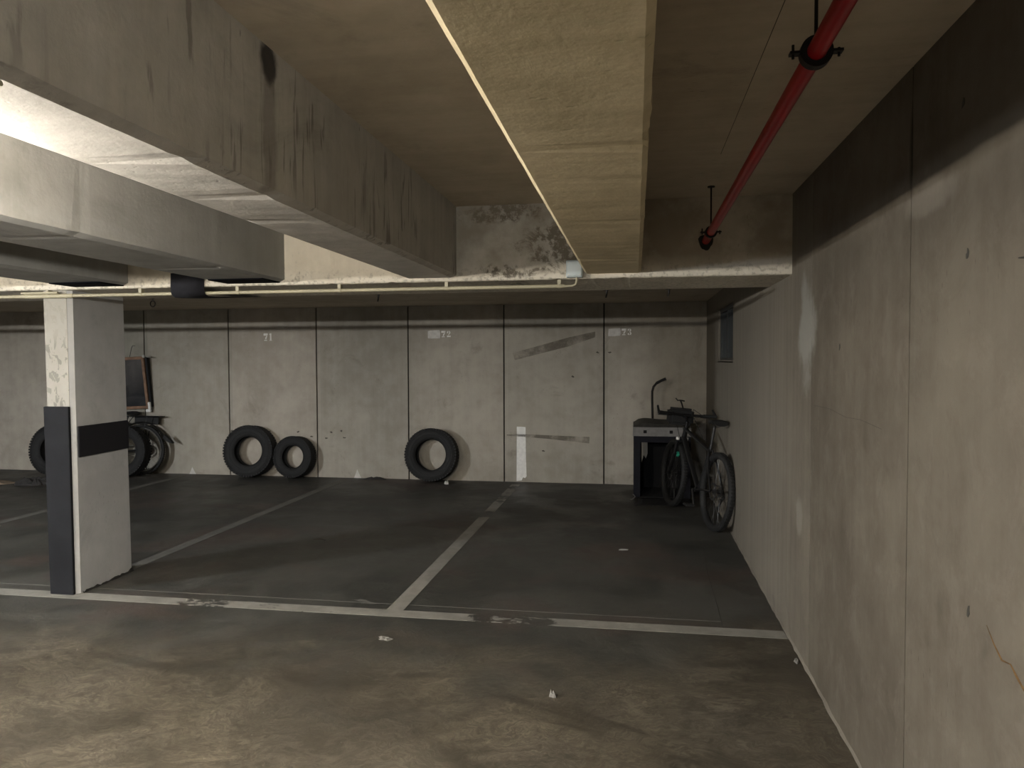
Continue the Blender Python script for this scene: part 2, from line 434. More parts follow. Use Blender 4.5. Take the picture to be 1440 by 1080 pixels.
def struct(o): return tag(o, kind='structure')
flo = struct(mk('floor', bbox(XL - .3, XR + .3, YN - .3, YB + .3, -0.2, 0), M['floor']))
def on_floor(name, x0, x1, y0, y1, mat, t=0.002):
    bm = bmesh.new(); box(bm, x0, x1, y0, y1, 0.0002, t)
    return mk(name, bm, mat, flo)
on_floor('bay_line', -10.5, XR - .012, 4.245, 4.362, M['line'])
on_floor('bay_line', -1.525, -1.418, 4.362, 9.05, M['line_fade'])
on_floor('bay_line', -3.79, -3.685, 4.362, 9.1, M['line_dull'])
on_floor('bay_line', -6.09, -5.985, 4.362, 9.1, M['line_dull'])
on_floor('bay_line', -8.39, -8.285, 4.362, 9.1, M['line_dull'])
on_floor('setting_out_line', -10.5, 0.5, 4.468, 4.473, M['line_dull'], 0.001)
bm = bmesh.new(); tube(bm, [(0.55, 6.2, .0005), (0.515, 5.5, .0005), (0.508, 4.8, .0005), (0.50, 4.37, .0005)], 0.0013, 4)
mk('floor_crack', bm, M['crack'], flo)

# back wall: panels with open joints on a dark backing
bm = bmesh.new()
joints = [-0.392 - 1.2615 * k for k in range(-1, 10)]
xs = [XL] + sorted(j for j in joints if XL < j < XR) + [XR + .2]
for a, b in zip(xs[:-1], xs[1:]):
    box(bm, a + .009, b - .009, YB, YB + .12, -0.05, ZB + .1)
wb = struct(mk('wall_back', bm, M['wall_back']))
mk('joint_backing', bbox(XL, XR + .2, YB + .02, YB + .2, -.05, ZB + .1), M['dark_gap'], wb)

# right wall: cast panels
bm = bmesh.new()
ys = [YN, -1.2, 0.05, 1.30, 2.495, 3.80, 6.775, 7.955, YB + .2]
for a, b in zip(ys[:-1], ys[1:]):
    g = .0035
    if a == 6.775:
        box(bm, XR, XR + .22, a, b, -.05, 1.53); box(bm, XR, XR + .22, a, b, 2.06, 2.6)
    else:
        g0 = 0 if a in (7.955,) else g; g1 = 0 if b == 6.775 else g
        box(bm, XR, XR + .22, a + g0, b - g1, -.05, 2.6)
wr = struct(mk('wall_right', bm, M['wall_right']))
mk('joint_backing', bbox(XR + .012, XR + .22, YN, 6.7, -.05, 2.6), M['dark_gap'], wr)

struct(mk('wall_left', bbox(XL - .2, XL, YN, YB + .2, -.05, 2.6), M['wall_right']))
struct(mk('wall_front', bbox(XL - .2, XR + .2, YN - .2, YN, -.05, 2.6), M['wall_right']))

# ceiling slabs and beams
ce = struct(mk('ceiling', bbox(XL - .2, XR + .2, YN, YF + .3, ZC, ZC + .2), M['ceiling']))
bm = bmesh.new(); tube(bm, [(0.30, 1.0, ZC - .0003), (0.369, 1.97, ZC - .0003), (0.367, 3.4, ZC - .0003)], 0.0011, 4)
mk('slab_crack', bm, M['crack'], ce)
struct(mk('ceiling_rear', bbox(XL - .2, XR + .2, YE - .2, YB + .2, ZB, ZB + .2), M['ceiling']))

def long_beam(name, prof, along, a0, a1, mat, n=150, jit=0.0025, seed=3, jidx=()):
    """profile (u, z) extruded along Y ('y') or X ('x'); the listed corners get a chipped edge"""
    r = random.Random(seed); bm = bmesh.new(); rings = []
    for i in range(n + 1):
        t = a0 + (a1 - a0) * i / n; ring = []
        for k, (u, z) in enumerate(prof):
            du = dz = 0
            if k in jidx and 0 < i < n:
                q = r.random()
                e = jit * (0.6 * q + (2.2 if q > .965 else 0))
                du = r.uniform(-e, e) * .6; dz = abs(r.uniform(0, e))
            ring.append(bm.verts.new((u + du, t, z + dz) if along == 'y' else (t, u + du, z + dz)))
        rings.append(ring)
    m = len(prof)
    for i in range(n):
        for k in range(m):
            j = (k + 1) % m
            bm.faces.new((rings[i][k], rings[i][j], rings[i + 1][j], rings[i + 1][k]))
    bm.faces.new(rings[0]); bm.faces.new(rings[-1][::-1])
    return struct(mk(name, bm, mat))

def y_beam(name, xl, xr, zb, cw, ch, seed, mat='beam'):
    top = ZC + .02
    return long_beam(name, [(xl, top), (xl, zb + ch), (xl + cw, zb), (xr - cw, zb), (xr, zb + ch), (xr, top)], 'y', YN, YF + .02, M[mat], seed=seed, jidx=(1, 2, 3, 4))
y_beam('ceiling_beam', -0.292, 0.028, 2.042, 0.015, 0.012, 1, 'beam_tan')
b1 = y_beam('ceiling_beam', -1.375, -1.048, 2.038, 0.036, 0.014, 2)
b2 = y_beam('ceiling_beam', -2.56, -2.135, 2.036, 0.03, 0.014, 3, 'beam_grey')
b3 = y_beam('ceiling_beam', -3.63, -3.205, 2.036, 0.03, 0.014, 4, 'beam_grey')
for k in range(6):
    y_beam('ceiling_beam', -4.70 - 1.08 * k, -4.28 - 1.08 * k, 2.036, 0.03, 0.014, 5 + k, 'beam_grey')
for b, x0, x1 in ((b2, -2.515, -2.165), (b3, -3.585, -3.235)):
    bm = bmesh.new(); box(bm, x0, x1, 4.06, YF - .001, 2.030, 2.0365)
    mk('bearing_pad', bm, M['black_plate'], b)
long_beam('edge_beam', [(YF, ZC + .02), (YF, ZS + .006), (YF + .008, ZS), (YE, ZS), (YE, ZC + .02)], 'x', XL, XR, M['beam_edge'], n=420, jit=0.004, seed=31, jidx=(1, 2))

# mortar fillets at the foot of the walls
bm = bmesh.new(); r2 = random.Random(5); prev = None
for i in range(121):
    y = 1.5 + i * (YB - 1.5) / 120; w = 0.006 + r2.random() * 0.007; h = 0.008 + r2.random() * 0.014
    cur = [bm.verts.new((XR + .002, y, -.002)), bm.verts.new((XR - w, y, .001)), bm.verts.new((XR - w * .45, y, h * .5)), bm.verts.new((XR + .002, y, h))]
    if prev:
        for k in range(3): bm.faces.new((prev[k], prev[k + 1], cur[k + 1], cur[k]))
    prev = cur
struct(mk('baseboard_right', bm, M['mortar'], smooth=True))

# ---- wall markings (parts of the back wall)
def on_back(name, poly, mat, t=0.0015, M4=None):
    bm = bmesh.new()
    prism(bm, poly, YB - t, YB + .004, Matrix(((1, 0, 0, 0), (0, 0, 1, 0), (0, 1, 0, 0), (0, 0, 0, 1))))
    return mk(name, bm, mat, wb)
on_back('painted_stripe', [(-1.49, .705), (-1.378, .70), (-1.374, .3), (-1.366, .075), (-1.385, .05), (-1.41, .06), (-1.43, .02), (-1.495, .01), (-1.492, .35)], M['wall_paint'])
on_back('paint_patch', [(-2.648, 1.925), (-2.62, 1.932), (-2.50, 1.938), (-2.488, 1.925), (-2.484, 1.86), (-2.49, 1.832), (-2.60, 1.830), (-2.648, 1.833)], M['wall_patch'])
on_back('paint_patch', [(-0.336, 1.93), (-0.20, 1.94), (-0.188, 1.93), (-0.186, 1.87), (-0.195, 1.846), (-0.28, 1.840), (-0.34, 1.842)], M['wall_patch'])
on_back('tape_mark', [(-1.541, 1.637), (-1.511, 1.549), (-.828, 1.718), (-.50, 1.83), (-.50, 1.90), (-.828, 1.83)], M['tape_stain'])
on_back('tape_mark', [(-1.62, .60), (-1.50, .612), (-0.57, .585), (-0.575, .505), (-1.1, .555), (-1.62, .59)], M['tape_stain'])

DIG = {
 '7': [[(0, 1), (.98, 1), (.98, .80), (.86, .70), (0, .70)], [(.62, .66), (.93, .66), (.72, .40), (.62, .2), (.36, .2), (.42, .42)], [(.16, .12), (.78, .12), (.86, 0), (.08, 0)]],
 '1': [[(.28, 1), (.62, 1), (.62, 0), (.28, 0)], [(.12, .86), (.28, 1), (.28, .80)], [(.16, .1), (.74, .1), (.74, 0), (.16, 0)]],
 '2': [[(.05, .72), (.12, .90), (.34, 1), (.34, .68), (.24, .62), (.1, .64)], [(.44, 1), (.70, .96), (.86, .80), (.84, .62), (.62, .44), (.40, .30), (.30, .30), (.46, .48), (.58, .66), (.56, .84)], [(.04, .24), (.9, .24), (.94, .34), (.94, 0), (.04, 0)]],
 '3': [[(.04, .78), (.16, .94), (.40, 1), (.38, .72), (.22, .68)], [(.46, 1), (.74, .94), (.84, .78), (.74, .60), (.58, .52), (.80, .42), (.90, .22), (.76, .06), (.46, 0), (.56, .14), (.58, .32), (.50, .46), (.50, .58), (.56, .74), (.54, .88)], [(.02, .20), (.20, .32), (.36, .28), (.38, 0), (.16, .05)]]}
def number(text, x, z, w, h, gap):
    bm = bmesh.new()
    for ch in text:
        for poly in DIG[ch]:
            prism(bm, [(x + a * w, z + b * h) for a, b in poly], YB - .0015, YB + .004, Matrix(((1, 0, 0, 0), (0, 0, 1, 0), (0, 1, 0, 0), (0, 0, 0, 1))))
        x += w + gap
    o = mk('bay_number', bm, M['wall_paint'], wb); return o
number('71', -4.925, 1.818, 0.060, 0.098, 0.014)
number('72', -2.470, 1.846, 0.056, 0.080, 0.016)
number('73', -0.175, 1.852, 0.056, 0.080, 0.014)
# small fixing holes and flaked spots by the tyres
for i, (x, z) in enumerate([(-5.41, .60), (-4.86, .60), (-4.45, .60), (-4.26, .54), (-4.05, .52), (-3.98, .60), (-3.84, .62), (-3.80, .53), (-0.32, 1.64), (-0.47, 1.64), (-0.78, 1.34), (-1.15, .40)]):
    on_back('chipped_spot', blob(x, z, .018, .011, 9, .5, i), M['tape_dark'], 0.001)
for i, (x, z, w, h) in enumerate([(-3.62, .05, .05, .06), (-6.0, .05, .05, .05)]):
    on_back('chipped_plaster', [(x - w, .0), (x - w * .5, h * .9), (x - w * .1, h * 1.9), (x + w * .3, h * 1.2), (x + w, .0)], M['wall_patch'], 0.003)

# ---- right wall marks
def on_right(name, pts, mat, r=0.002):
    bm = bmesh.new(); tube(bm, [(XR - .0002, y, z) for y, z in pts], r, 4)
    return mk(name, bm, mat, wr)
on_right('rust_streak', [(1.95, .90), (1.91, .868), (1.87, .845), (1.83, .852), (1.80, .835), (1.74, .805), (1.70, .80)], M['rust'], [.0008, .002, .0028, .0018, .0036, .002, .001])
on_right('wall_crack', [(3.74, 1.328), (3.45, 1.33), (3.2, 1.312), (3.0, 1.318), (2.75, 1.305)], M['crack'], 0.0006)
on_right('wall_crack', [(1.83, 1.775), (1.80, 1.772), (1.74, 1.785)], M['crack'], [.0015, .003, .0015])
for i, (y, z) in enumerate([(2.09, 1.82), (2.05, .9), (2.13, 2.22), (3.3, 1.6)]):
    bm = bmesh.new(); prism(bm, blob(y, z, .008, .014, 9, .5, i + 9), XR - .001, XR + .004, Matrix(((0, 0, 1, 0), (1, 0, 0, 0), (0, 1, 0, 0), (0, 0, 0, 1))))
    mk('chipped_spot', bm, M['crack'], wr)

# ---- recessed vent opening high in the right wall
bm = bmesh.new()
y0, y1, z0, z1 = 6.775, 7.955, 1.53, 2.06
for a in ((y0, y0 + .035, z0, z1), (y1 - .035, y1, z0, z1), (y0, y1, z0, z0 + .035), (y0, y1, z1 - .035, z1), ((y0 + y1) / 2 - .015, (y0 + y1) / 2 + .015, z0, z1)):
    box(bm, XR + .02, XR + .07, *a)
w1 = struct(mk('window_1', bm, M['grille']))
bm = bmesh.new()
for k in range(12):
    yy = y0 + .08 + k * (y1 - y0 - .16) / 11
    box(bm, XR + .045, XR + .055, yy - .004, yy + .004, z0 + .03, z1 - .03)
mk('vertical_bars', bm, M['grille'], w1)
mk('vent_back', bbox(XR + .17, XR + .2, y0, y1, z0, z1), M['black_plate'], w1)
mk('sill_mortar', bbox(XR + .0, XR + .17, y0, y1, z0 - .01, z0 + .012), M['mortar'], w1)

# ------------------------------------------------------------------ column
cx0, cx1, cy0, cy1 = -3.872, -3.665, 4.325, 4.885
bm = bmesh.new()
prism(bm, [(cx0 + .012, cy0), (cx1 - .03, cy0), (cx1 - .006, cy0 + .026), (cx1, cy1 - .01), (cx1 - .012, cy1), (cx0, cy1), (cx0, cy0 + .012)], -.01, ZS + .01)
col = struct(mk('column', bm, M['column']))
bm = bmesh.new(); box(bm, cx0 + .012, cx1 - .03, cy0 - .003, cy0 + .001, 1.24, ZS - .001)
mk('painted_face', bm, M['column_paint'], col)
mk('corner_padding', bbox(cx0 - .004, cx1 - .024, cy0 - .022, cy0 - .0005, 0.002, 1.252, .006), M['pad'], col)
bm = bmesh.new()
box(bm, cx1 - .004, cx1 + .008, cy0 + .030, cy1 - .004, 0.912, 1.118)
bmesh.ops.bevel(bm, geom=bm.edges[:], offset=.003, segments=2, affect='EDGES')
mk('padding_band', bm, M['pad_black'], col)
bm = bmesh.new(); r3 = random.Random(2); prev = None
for i in range(30):
    y = cy0 + .03 + i * (cy1 - cy0 - .03) / 29; h = .004 + r3.random() * .016 + (.012 if i > 26 else 0)
    cur = [bm.verts.new((cx1 - .002, y, 0)), bm.verts.new((cx1 + .006 + r3.random() * .008, y, .001)), bm.verts.new((cx1 + .003, y, h))]
    if prev:
        for k in range(2): bm.faces.new((prev[k], prev[k + 1], cur[k + 1], cur[k]))
    prev = cur
mk('base_joint', bm, M['dark_gap'], col)

def true_column(o):
    """the cast column is a little out of plumb and tapers"""
    for v in o.data.vertices:
        u = min(1, max(0, (v.co.x - cx0) / (cx1 - cx0))); w_ = min(1, max(0, (v.co.y - cy0) / (cy1 - cy0))); k = v.co.z / 2.0
        FL = .032 * (1 - k); FR = .018 - .011 * k; BR = -.004 - .026 * k; BL = FL - .02
        v.co.x += (1 - w_) * ((1 - u) * FL + u * FR) + w_ * ((1 - u) * BL + u * BR)
for o_ in [col] + list(col.children): true_column(o_)

# ------------------------------------------------------------------ services
# cream conduit clipped under the edge beam
YP, ZP = 4.301, 1.978
bm = bmesh.new(); tube(bm, [(-10.8, YP, ZP), (-6, YP, ZP), (-3, YP, ZP), (-.41, YP, ZP)], .0105, 14)
cond = mk('conduit_pipe', bm, M['conduit'], smooth=True)
tag(cond, 'long cream conduit pipe clipped under the concrete edge beam', 'pipe')
for x in [-.44 - .672 * k for k in range(15)]:
    bm = bmesh.new()
    box(bm, x - .010, x + .010, YP - .015, YP + .015, ZP + .010, ZS - .0005)
    lathe(bm, [(.0135, -.009), (.0135, .009), (.0108, .009), (.0108, -.009)], 20, Matrix.Translation((x, YP, ZP)) @ Matrix.Rotation(PI / 2, 4, 'Z'))
    mk('clip', bm, M['conduit'], cond, True)
bm = bmesh.new(); tube(bm, [(-3.98, YP, ZP), (-3.62, YP, ZP)], .0135, 16)
tube(bm, [(-3.99, YP - .014, ZP + .020), (-3.72, YP - .014, ZP + .020)], .008, 10)
mk('coupling', bm, M['conduit'], cond, True)
bm = bmesh.new(); tube(bm, [(-.43, YP, ZP), (-.395, YP, ZP - .001), (-.36, YP - .008, ZP), (-.341, YP - .03, ZP + .008), (-.335, YP - .044, ZP + .026), (-.335, YP - .046, ZP + .052)], .0065, 12)
mk('bend', bm, M['conduit'], cond, True)

bm = bbox(-.395, -.301, YF - .048, YF - .0005, 2.020, 2.118, .008, 3)
jb = mk('junction_box', bm, M['box_plastic'], smooth=True)
tag(jb, 'small square pale blue grey junction box on concrete edge beam', 'junction box')
mk('lid', bbox(-.389, -.307, YF - .054, YF - .047, 2.026, 2.112, .004, 2), M['box_plastic'], jb, True)
for sx in (-.381, -.315):
    for sz in (2.034, 2.104):
        bm = bmesh.new(); lathe(bm, [(.0001, -.002), (.0045, -.002), (.0045, .002), (.0001, .002)], 10, Matrix.Translation((sx, YF - .055, sz)))
        mk('screw', bm, M['steel'], jb)

# red sprinkler pipe
def rp(y): return Vector((0.405 - .0085 * max(0, y - 1.8) , y, 2.252 - .016 * (y - 1.8)))
bm = bmesh.new(); tube(bm, [rp(YN + .01), rp(0), rp(1.8), rp(3), rp(YF + .04)], .0215, 24)
rpipe = mk('red_pipe', bm, M['red'], smooth=True)
tag(rpipe, 'long red sprinkler pipe hung below the ceiling beside the right wall', 'pipe')
bm = bmesh.new()
e = rp(YF)
prism(bm, blob(e.x, e.z - .006, .036, .050, 20, .22, 8), YF - .003, YF + .01, Matrix(((1, 0, 0, 0), (0, 0, 1, 0), (0, 1, 0, 0), (0, 0, 0, 1))))
mk('pipe_hole_dark', bm, M['dark_gap'], rpipe)  # flat dark disc put in place of the shaded hole around the pipe
def hanger(y, big, label):
    c = rp(y)
    t = empty('pipe_hanger', (c.x, y, c.z))
    tag(t, label, 'pipe hanger', 'red pipe hangers')
    bm = bmesh.new()
    R = .032 if big else .027
    lathe(bm, [(R, -.013), (R + .004, -.013), (R + .004, .013), (R, .013)], 32)
    mk('ring', bm, M['black_iron'], t, True)
    bm = bmesh.new(); lathe(bm, [(.0216, -.011), (R + .001, -.011), (R + .001, .011), (.0216, .011)], 32)
    mk('rubber_lining', bm, M['rubber'], t, True)
    bm = bmesh.new(); rod(bm, (0, 0, R), (0, 0, ZC - c.z - .001), .0042, 10)
    mk('rod', bm, M['black_iron'], t, True)
    bm = bmesh.new(); lathe(bm, [(.0001, -.002), (.019, -.002), (.019, .003), (.0001, .003)], 20, Matrix.Translation((0, 0, ZC - c.z - .004)) @ Matrix.Rotation(PI / 2, 4, 'X'))
    mk('ceiling_flange', bm, M['black_iron'], t, True)
    for s in (-1, 1):
        bm = bmesh.new(); box(bm, s * (R + .014) - .012, s * (R + .014) + .012, -.011, .011, -.003, .003)
        rod(bm, (s * (R + .018), 0, -.012), (s * (R + .018), 0, .02 if s < 0 else .008), .0032, 8)
        mk('clamp_bolt', bm, M['black_iron'], t, True)
    return t
hanger(1.81, True, 'black ring hanger on red pipe, the one nearer the camera')
hanger(4.02, False, 'black ring hanger on red pipe, beside its hole in the beam')

# charcoal rubber sheet bent round the edge beam
bm = bmesh.new()
path = [(YF - .006, 2.104), (YF - .008, 2.06), (YF - .010, 2.02), (YF - .009, 1.995), (YF - .002, 1.975), (YF + .014, 1.962), (YF + .04, 1.956), (YF + .10, 1.958), (YF + .30, 1.972), (YE - .02, 2.009)]
for off, flip in ((0, 0),):
    a = [bm.verts.new((-2.900, y, z)) for y, z in path]; b = [bm.verts.new((-2.672, y, z + .003)) for y, z in path]
    for i in range(len(path) - 1): bm.faces.new((a[i], a[i + 1], b[i + 1], b[i]))
sh = mk('rubber_sheet', bm, M['sheet'], smooth=True)
md = sh.modifiers.new('thick', 'SOLIDIFY'); md.thickness = 0.004; md.offset = 0
tag(sh, 'charcoal rubber sheet bent around the lower edge of concrete beam', 'rubber sheet')

# hooks below the rear of the edge beam
def hook(x, ring, label):
    t = empty('ceiling_hook', (x, YE + .001, ZS))
    tag(t, label, 'hook', 'hooks behind the edge beam')
    mk('plate', bbox(-.020, .020, 0, .006, -.002, .05, .001), M['black_iron'], t)
    bm = bmesh.new()
    if ring:
        rod(bm, (0, .012, .02), (0, .012, -.018), .004, 8)
        tube(bm, [(.020 * math.cos(a), .012, -.038 + .022 * math.sin(a)) for a in [2 * PI * i / 20 for i in range(20)]], .004, 8, closed=True)
    else:
        tube(bm, [(.004, .012, .03), (.003, .012, 0), (0, .012, -.03), (-.004, .012, -.05)], [.009, .008, .006, .0045], 8)
    mk('ring' if ring else 'peg', bm, M['black_iron'], t, True)
hook(-3.553, True, 'small black ring hook under the beam near the column')
hook(-1.796, False, 'small black peg hook under the beam above the panel right of 71')
hook(-0.196, False, 'small black peg hook under the beam above number 73')
hook(0.212, False, 'thin black peg hook under the beam nearest the right wall')

# ------------------------------------------------------------------ car tyres
def tyre_profile(R, ri, w):
    h = w / 2
    P = [(ri, -h * .62), (ri + .010, -h * .80), (ri + .035, -h * .93), (ri + .45 * (R - ri), -h * 1.0), (ri + .75 * (R - ri), -h * .97), (R - .018, -h * .86), (R - .006, -h * .74)]
    tread = []
    g = 4
    for k in range(g):
        a = -h * .70 + k * (1.40 * h / g); b = a + 1.40 * h / g
        tread += [(R, a + .004), (R, b - .004), (R - .008, b - .003), (R - .008, b + .003)] if k < g - 1 else [(R, a + .004), (R, b - .002)]
    Q = [(r, -y) for r, y in P[::-1]]
    inner = [(ri + .02, h * .5), (ri + .30 * (R - ri), h * .80), (R - .03, h * .72), (R - .022, 0), (R - .03, -h * .72), (ri + .30 * (R - ri), -h * .80), (ri + .02, -h * .5)]
    return P + tread + Q + inner
def car_tyre(R, ri, w, loc, lean, yaw, label):
    t = empty('car_tyre', loc, (0, 0, yaw))
    tag(t, label, 'tyre', 'old tyres along the back wall')
    T = Matrix.Rotation(-lean, 4, 'X') @ Matrix.Translation((0, 0, R))
    bm = bmesh.new(); lathe(bm, tyre_profile(R, ri, w), 64, T)
    n = 56
    for k in range(n):
        a = 2 * PI * k / n
        for s in (-1, 1):
            Mk = T @ Matrix.Rotation(-a, 4, 'Y') @ Matrix.Translation((R - .004, s * w * .40, 0))
            box(bm, -.016, .005, -w * .055, w * .055, -R * PI / n * .68, R * PI / n * .68, Mk)
    mk('casing', bm, M['rubber'], t, True)
    bm = bmesh.new()
    for s in (-1, 1):
        for rr in (ri + .055, R - .05):
            lathe(bm, [(rr, s * w * .492), (rr + .004, s * w * .506), (rr + .008, s * w * .492)], 48, T)
    mk('sidewall_rib', bm, M['rubber'], t, True)
    return t
def wall_tyre(x, R, ri, w, label, lean=.13, yaw=0, gap=0.0):
    # leaning back: the top rear shoulder touches the wall
    y = YB - .031 - gap - (w * .36) * math.cos(lean) - 2 * R * math.sin(lean)
    return car_tyre(R, ri, w, (x, y, w * .36 * math.sin(lean) + .0035), lean, yaw, label)
wall_tyre(-5.06, .340, .190, .20, 'large black car tyre leaning on panel 71, next to smaller tyre', .12, .06)
wall_tyre(-4.445, .272, .150, .17, 'small black car tyre leaning beside the larger tyre below 71', .12, -.05)
wall_tyre(-2.565, .335, .195, .20, 'black car tyre leaning alone on the wall below number 72', .13, .04)
wall_tyre(-7.76, .340, .192, .20, 'black car tyre behind the column, its left edge showing', .12, .05, .25)
wall_tyre(-6.73, .340, .203, .18, 'black car tyre behind the column, in front of bicycle wheel', .10, .05, .27)

# ------------------------------------------------------------------ bicycles
def build_bike(loc, yaw, lean, label, R=.355, base=1.17, rack=False, bag=True, green=True, tr=.031, rim='bike_paint', turned=False, drop=0.0, crank=.9):
    """+X forward, +Y left of the rider; lean turns the bicycle about its line of contact"""
    root = empty('bicycle', loc, (0, 0, 0))
    root.rotation_mode = 'QUATERNION'
    root.rotation_quaternion = Quaternion((0, 0, 1), yaw) @ Quaternion((1, 0, 0), lean)
    tag(root, label, 'bicycle')
    def wheel(x, rear):
        r_ = R
        bm = bmesh.new(); c = Matrix.Translation((x, 0, r_))
        lathe(bm, [(r_ - .056, -.012), (r_ - .040, -.014), (r_ - .040, .014), (r_ - .056, .012), (r_ - .062, 0)], 56, c)
        w = mk('wheel', bm, M[rim], root, True)
        bm = bmesh.new()
        lathe(bm, [(r_ - tr + tr * math.cos(a), tr * math.sin(a)) for a in [2 * PI * i / 12 for i in range(12)]], 64, c)
        for k in range(72):
            a = 2 * PI * k / 72
            for s in (-1, 1):
                q = a + (PI / 72 if s > 0 else 0)
                Mk = c @ Matrix.Rotation(-q, 4, 'Y') @ Matrix.Translation((r_ - .002, s * .013, 0))
                box(bm, -.006, .002, -.007, .007, -.007, .007, Mk)
        mk('tyre', bm, M['rubber_bike'], w, True)
        bm = bmesh.new(); lathe(bm, [(.0001, -.045), (.012, -.045), (.012, -.034), (.026, -.032), (.026, -.028), (.014, -.024), (.014, .024), (.026, .028), (.026, .032), (.012, .034), (.012, .045), (.0001, .045)], 20, c)
        mk('hub', bm, M['bike_metal'], w, True)
        bm = bmesh.new()
        for k in range(28):
            a = 2 * PI * k / 28; s = 1 if k % 2 else -1; da = .55 if (k // 2) % 2 else -.55
            rod(bm, (x + .025 * math.cos(a + da), s * .030, r_ + .025 * math.sin(a + da)), (x + (r_ - .06) * math.cos(a), s * .003, r_ + (r_ - .06) * math.sin(a)), .0011, 4)
        mk('spokes', bm, M['bike_metal'], w)
        bm = bmesh.new(); lathe(bm, [(.062, -.0012), (.080, -.0012), (.080, .0012), (.062, .0012)], 32, Matrix.Translation((x, .038, r_)))
        mk('brake_disc', bm, M['bike_metal'], w, True)
        return w
    wrear = wheel(0, True); wfr = wheel(base, False)
    if green:
        g = mk('valve_light', bbox(-.020, .020, -.014, .014, -.022, .022, .006), M['green'], wfr, True, loc=(base - .10, .012, R + .205), rot=(0, .6, 0))
        g['label'] = 'bright green clip on wheel spokes'
    bbk = Vector((.43, 0, .30)); hd_t = Vector((base - .245, 0, .855)); hd_b = Vector((base - .20, 0, .735)); st_t = Vector((.235, 0, .74))
    bm = bmesh.new()
    tube(bm, [bbk, bbk + (hd_b - bbk) * .5, hd_b + Vector((0, 0, .02))], [.024, .023, .026], 14)
    tube(bm, [st_t + Vector((.01, 0, -.05)), hd_t + Vector((0, 0, -.02))], .018, 14)
    tube(bm, [bbk, st_t], .0165, 14)
    tube(bm, [hd_b + (hd_b - hd_t) * .1, hd_t], .024, 16)
    for s in (-1, 1):
        tube(bm, [bbk + Vector((-.02, s * .03, 0)), (.22, s * .055, R - .02), (0, s * .062, R)], .0095, 8)
        tube(bm, [st_t + Vector((0, s * .016, -.03)), (.12, s * .05, R + .17), (0, s * .062, R)], .0085, 8)
    lathe(bm, [(.0001, -.04), (.022, -.04), (.022, .04), (.0001, .04)], 18, Matrix.Translation(bbk))
    fr = mk('frame', bm, M['bike_paint'], root, True)
    # suspension fork
    bm = bmesh.new()
    crown = hd_b + Vector((.012, 0, -.03))
    for s in (-1, 1):
        tube(bm, [crown + Vector((0, s * .058, .01)), crown + Vector((.06, s * .058, -.16))], .014, 12)
        tube(bm, [crown + Vector((.05, s * .058, -.13)), (base - .005, s * .058, R - .01)], .019, 12)
    tube(bm, [crown + Vector((0, -.062, 0)), crown + Vector((0, .062, 0))], .020, 12)
    rod(bm, crown, hd_t, .014, 12)
    fk = mk('fork', bm, M['bike_paint'], root, True)
    for s in (-1, 1):
        bm = bmesh.new()
        lathe(bm, [(.0001, -.018), (.018, -.016), (.020, .010), (.0001, .018)], 14, Matrix.Translation(crown + Vector((-.004, s * .046 + .012, .030))) @ Matrix.Rotation(PI / 2, 4, 'X'))
        k = mk('fork_cap', bm, M['white_plastic'], fk, True); k['label'] = 'white cap on fork crown'
    # cockpit
    top = hd_t + Vector((-.012, 0, .06)); clamp = top + Vector((.065, 0, .055))
    bm = bmesh.new(); tube(bm, [hd_t, top], .017, 12); tube(bm, [top, clamp], .016, 12)
    tube(bm, [clamp + Vector((0, -.025, 0)), clamp + Vector((0, .025, 0))], .022, 14)
    mk('stem', bm, M['bike_paint'], root, True)
    hw = .30
    pts = [clamp + Vector((-.055 * (abs(t) / hw) ** 1.6, t, .018 * math.sin(abs(t) / hw * PI / 2))) for t in [hw * i / 10 for i in range(-10, 11)]]
    bm = bmesh.new(); tube(bm, pts, .0125, 12)
    hb = mk('handlebar', bm, M['bike_paint'], root, True)
    for s in (-1, 1):
        e = pts[-1] if s > 0 else pts[0]; i_ = pts[-5] if s > 0 else pts[4]
        bm = bmesh.new(); tube(bm, [i_, i_ + (e - i_) * .5, e + (e - i_) * .05], [.017, .016, .0185], 12)
        mk('grip', bm, M['rubber_bike'], hb, True)
        b_ = pts[-6] if s > 0 else pts[5]
        bm = bmesh.new(); tube(bm, [b_ + Vector((.01, 0, 0)), b_ + Vector((.05, s * .01, -.012)), b_ + Vector((.06, s * .06, -.02)), b_ + Vector((.055, s * .13, -.022))], [.012, .009, .006, .005], 8)
        mk('brake_lever', bm, M['bike_metal'], hb, True)
        bm = bmesh.new(); tube(bm, [e, e + Vector((.03, 0, .02)), e + Vector((.085, -s * .006, .06))], [.014, .012, .011], 10)
        mk('bar_end', bm, M['rubber_bike'], hb, True)
    if turned:   # bars turned in line with the frame
        for o_ in [hb] + list(hb.children):
            for v in o_.data.vertices:
                d = v.co - clamp; v.co = clamp + Vector((d.y, -d.x, d.z))
    bm = bmesh.new()
    for s, z1 in ((1, .05), (-1, .09)):
        tube(bm, [clamp + Vector((.04, s * .18, 0)), clamp + Vector((.13, s * .12, -.03)), clamp + Vector((.14, s * .03, -.12)), hd_b + Vector((.05, s * .03, .02))], .003, 6)
    tube(bm, [clamp + Vector((.03, -.20, .01)), clamp + Vector((.06, -.10, .07)), clamp + Vector((-.05, -.05, .02)), st_t + Vector((.25, -.03, .03))], .003, 6)
    if turned:
        for v in bm.verts: v.co.y *= .25
    mk('cable', bm, M['rubber_bike'], root, True)
